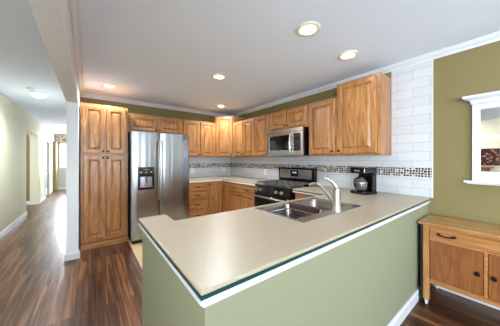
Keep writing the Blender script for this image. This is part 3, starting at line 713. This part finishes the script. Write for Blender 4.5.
# ------------------------------------------------------------------ ceiling lights
def lamp_light(name, loc, power, kind='SPOT', parent=None):
    l = bpy.data.lights.new(name, kind); l.energy = power; l.color = LAMP_COLOR; l.shadow_soft_size = .05
    if kind == 'SPOT': l.spot_size = math.radians(165); l.spot_blend = 1.0
    o = bpy.data.objects.new(name, l); COL.objects.link(o); o.location = loc
    if parent: o.parent = parent
    return o
DL = [(1.474, 1.11, 'nearest the camera, over the sink'), (2.176, 1.13, 'in front of the tall end cabinet'),
      (-2.0, -.2, 'in the dining area behind the camera, by the side windows'), (2.2, -1.0, 'in the dining area behind the camera, by the right wall'), (.9, -2.4, 'in the dining area behind the camera, by the rear windows'),  # unseen dining lights, added to bounce light onto the ceiling
      (1.379, 2.47, 'in the middle of the kitchen ceiling'), (.247, 3.79, 'above the oak pantry top'), (2.173, 3.807, 'in front of the angled corner cabinet')]
proto = None
for x, y, lb in DL:
    if proto is None:
        root = thing('recessed_light', 'round white recessed ceiling light '+lb, 'ceiling light', (x, y, ZC), 0, 'recessed ceiling lights')
        MB().lathe([(.098,-.0005),(.100,-.006),(.092,-.011),(.074,-.012),(.070,-.010),(.066,-.0005)], 28).build('trim_ring', plain('lamp_ring', rgb(240,232,214), .5), root, smooth=True)
        MB().lathe([(.050,-.0008),(.0655,-.0008),(.0655,-.0085),(.050,-.004)], 28).build('lens_rim', emit('lit_lens_rim', (1.0,.84,.55,1), 1.6), root, smooth=True)  # glow stands in for lamp light caught on the baffle
        MB().lathe([(.0,-.0008),(.0495,-.0008),(.0495,-.003),(.03,-.006),(.0,-.0065)], 28).build('bulb_face', bulb_m, root, smooth=True)
        lamp_light('bulb', (0,0,-.03), 5, 'SPOT', root); proto = root
    else:
        root = proto.copy(); COL.objects.link(root); root.location = (x, y, ZC); root['label'] = 'round white recessed ceiling light '+lb
        for ch in proto.children:
            c = ch.copy(); COL.objects.link(c); c.parent = root
            if c.type == 'LIGHT' and y > 2: c.data = ch.data.copy(); c.data.energy = 68 if x < 2 and x > 1 else 48
            if c.type == 'LIGHT' and x > 2 and 0 < y < 2: c.data = ch.data.copy(); c.data.energy = 6
            if c.type == 'LIGHT' and y < 0: c.data = ch.data.copy(); c.data.energy = 18
proto = None
for x, y, lb in ((-.655, 4.93, 'nearer of the two, beside the smoke detector'), (-.64, 8.9, 'farther of the two, towards the window'), (-.64, .9, 'out of view, level with the camera')):  # third one is unseen, added to brighten the near hall
    if proto is None:
        root = thing('flush_light', 'frosted dome hallway ceiling light, '+lb, 'ceiling light', (x, y, ZC), 0, 'hallway ceiling lights'); proto = root
        MB().lathe([(.105,-.0005),(.107,-.014),(.102,-.020),(.095,-.020)], 28).build('base', whitep, root, smooth=True)
        MB().lathe([(.094,-.0205),(.094,-.030),(.086,-.046),(.066,-.060),(.035,-.068),(.0,-.071)], 28).build('dome', lampglass, root, smooth=True)
        lamp_light('bulb', (0,0,-.12), 58, 'SPOT', root)
    else:
        root = proto.copy(); COL.objects.link(root); root.location = (x, y, ZC); root['label'] = 'frosted dome hallway ceiling light, '+lb
        for ch in proto.children:
            c = ch.copy(); COL.objects.link(c); c.parent = root
            if c.type == 'LIGHT': c.data = ch.data.copy(); c.data.energy = 45 if y < 2 else 16
sd = thing('smoke_detector', 'round white smoke detector on the hallway ceiling', 'smoke detector', (-.70, 4.62, ZC))
MB().lathe([(.056,-.0005),(.056,-.012),(.048,-.032),(.03,-.038),(.0,-.038)], 24).build('housing', whitep, sd, smooth=True)
MB().lathe([(.0,-.0385),(.014,-.0385),(.014,-.041),(.0,-.041)], 12, (.02,0,0)).build('button', plain('grey_button', rgb(180,180,180), .4), sd)

# ------------------------------------------------------------------ outlets
def outlet(loc, rz, label, w_=.075):
    t = thing('wall_outlet', label, 'outlet', loc, rz, 'wall outlets')
    MB().rings(-w_/2, w_/2, -.058, .058, [(0,0),(0,-.003),(.004,-.005),(.01,-.0055)]).build('cover_plate', whitep, t)
    for z in (-.022, .022):
        s_ = MB().box(-.016,.016,-.0075,-.0056,z-.014,z+.014).build('socket', plain('socket', rgb(214,208,196), .4), t, bevel=.003)
        MB().box(-.008,-.005,-.0082,-.0076,z-.004,z+.006).box(.005,.008,-.0082,-.0076,z-.004,z+.006).build('slot', blackp, s_)
outlet((1.843, YB-.0096, 1.06), 0, 'white outlet on the back tile wall, next to the fridge')
outlet((2.652, YB-.0096, 1.06), 0, 'white outlet on the back tile wall, near the inside corner')
outlet((XR-.0096, 3.2, 1.06), RT, 'white outlet on the right tile wall, left of the stove')
outlet((HX+.001, 6.45, .30), PI/2, 'white outlet low on the cream hallway wall')

# ------------------------------------------------------------------ valance
vm_, nt, b = nodes('floral_fabric'); tc = N(nt, 'ShaderNodeTexCoord'); v = N(nt, 'ShaderNodeTexVoronoi'); v.inputs['Scale'].default_value = 11
nt.links.new(tc.outputs['Object'], v.inputs['Vector']); r = N(nt, 'ShaderNodeValToRGB'); e = r.color_ramp.elements; e[0].color = rgb(70,48,62); e[0].position = .2; e[1].color = rgb(206,196,176); e[1].position = .42
x = e.new(.32); x.color = rgb(150,80,60); nt.links.new(v.outputs['Distance'], r.inputs[0]); nt.links.new(r.outputs[0], b.inputs['Base Color']); b.inputs['Roughness'].default_value = .9
m_ = MB(); n = 60; A, B_ = [], []
for k in range(n+1):
    x = WX0-.08+(WX1-WX0+.16)*k/n; y = 12.33+.02*math.sin(k*1.25)
    A.append((x, y)); B_.append((x, y+.006))
pts = A+B_[::-1]
va = thing('valance', 'floral fabric valance hanging over the hall window', 'valance', (0,0,0))
m_.prism(pts, 'z', 2.0, 2.36).build('fabric', vm_, va)
MB().tube([(WX0-.11,12.36,2.37),(WX1+.11,12.36,2.37)], .01, 8).box(WX0-.1,WX0-.09,12.36,12.419,2.362,2.378).box(WX1+.09,WX1+.1,12.36,12.419,2.362,2.378).build('rod', white, va)
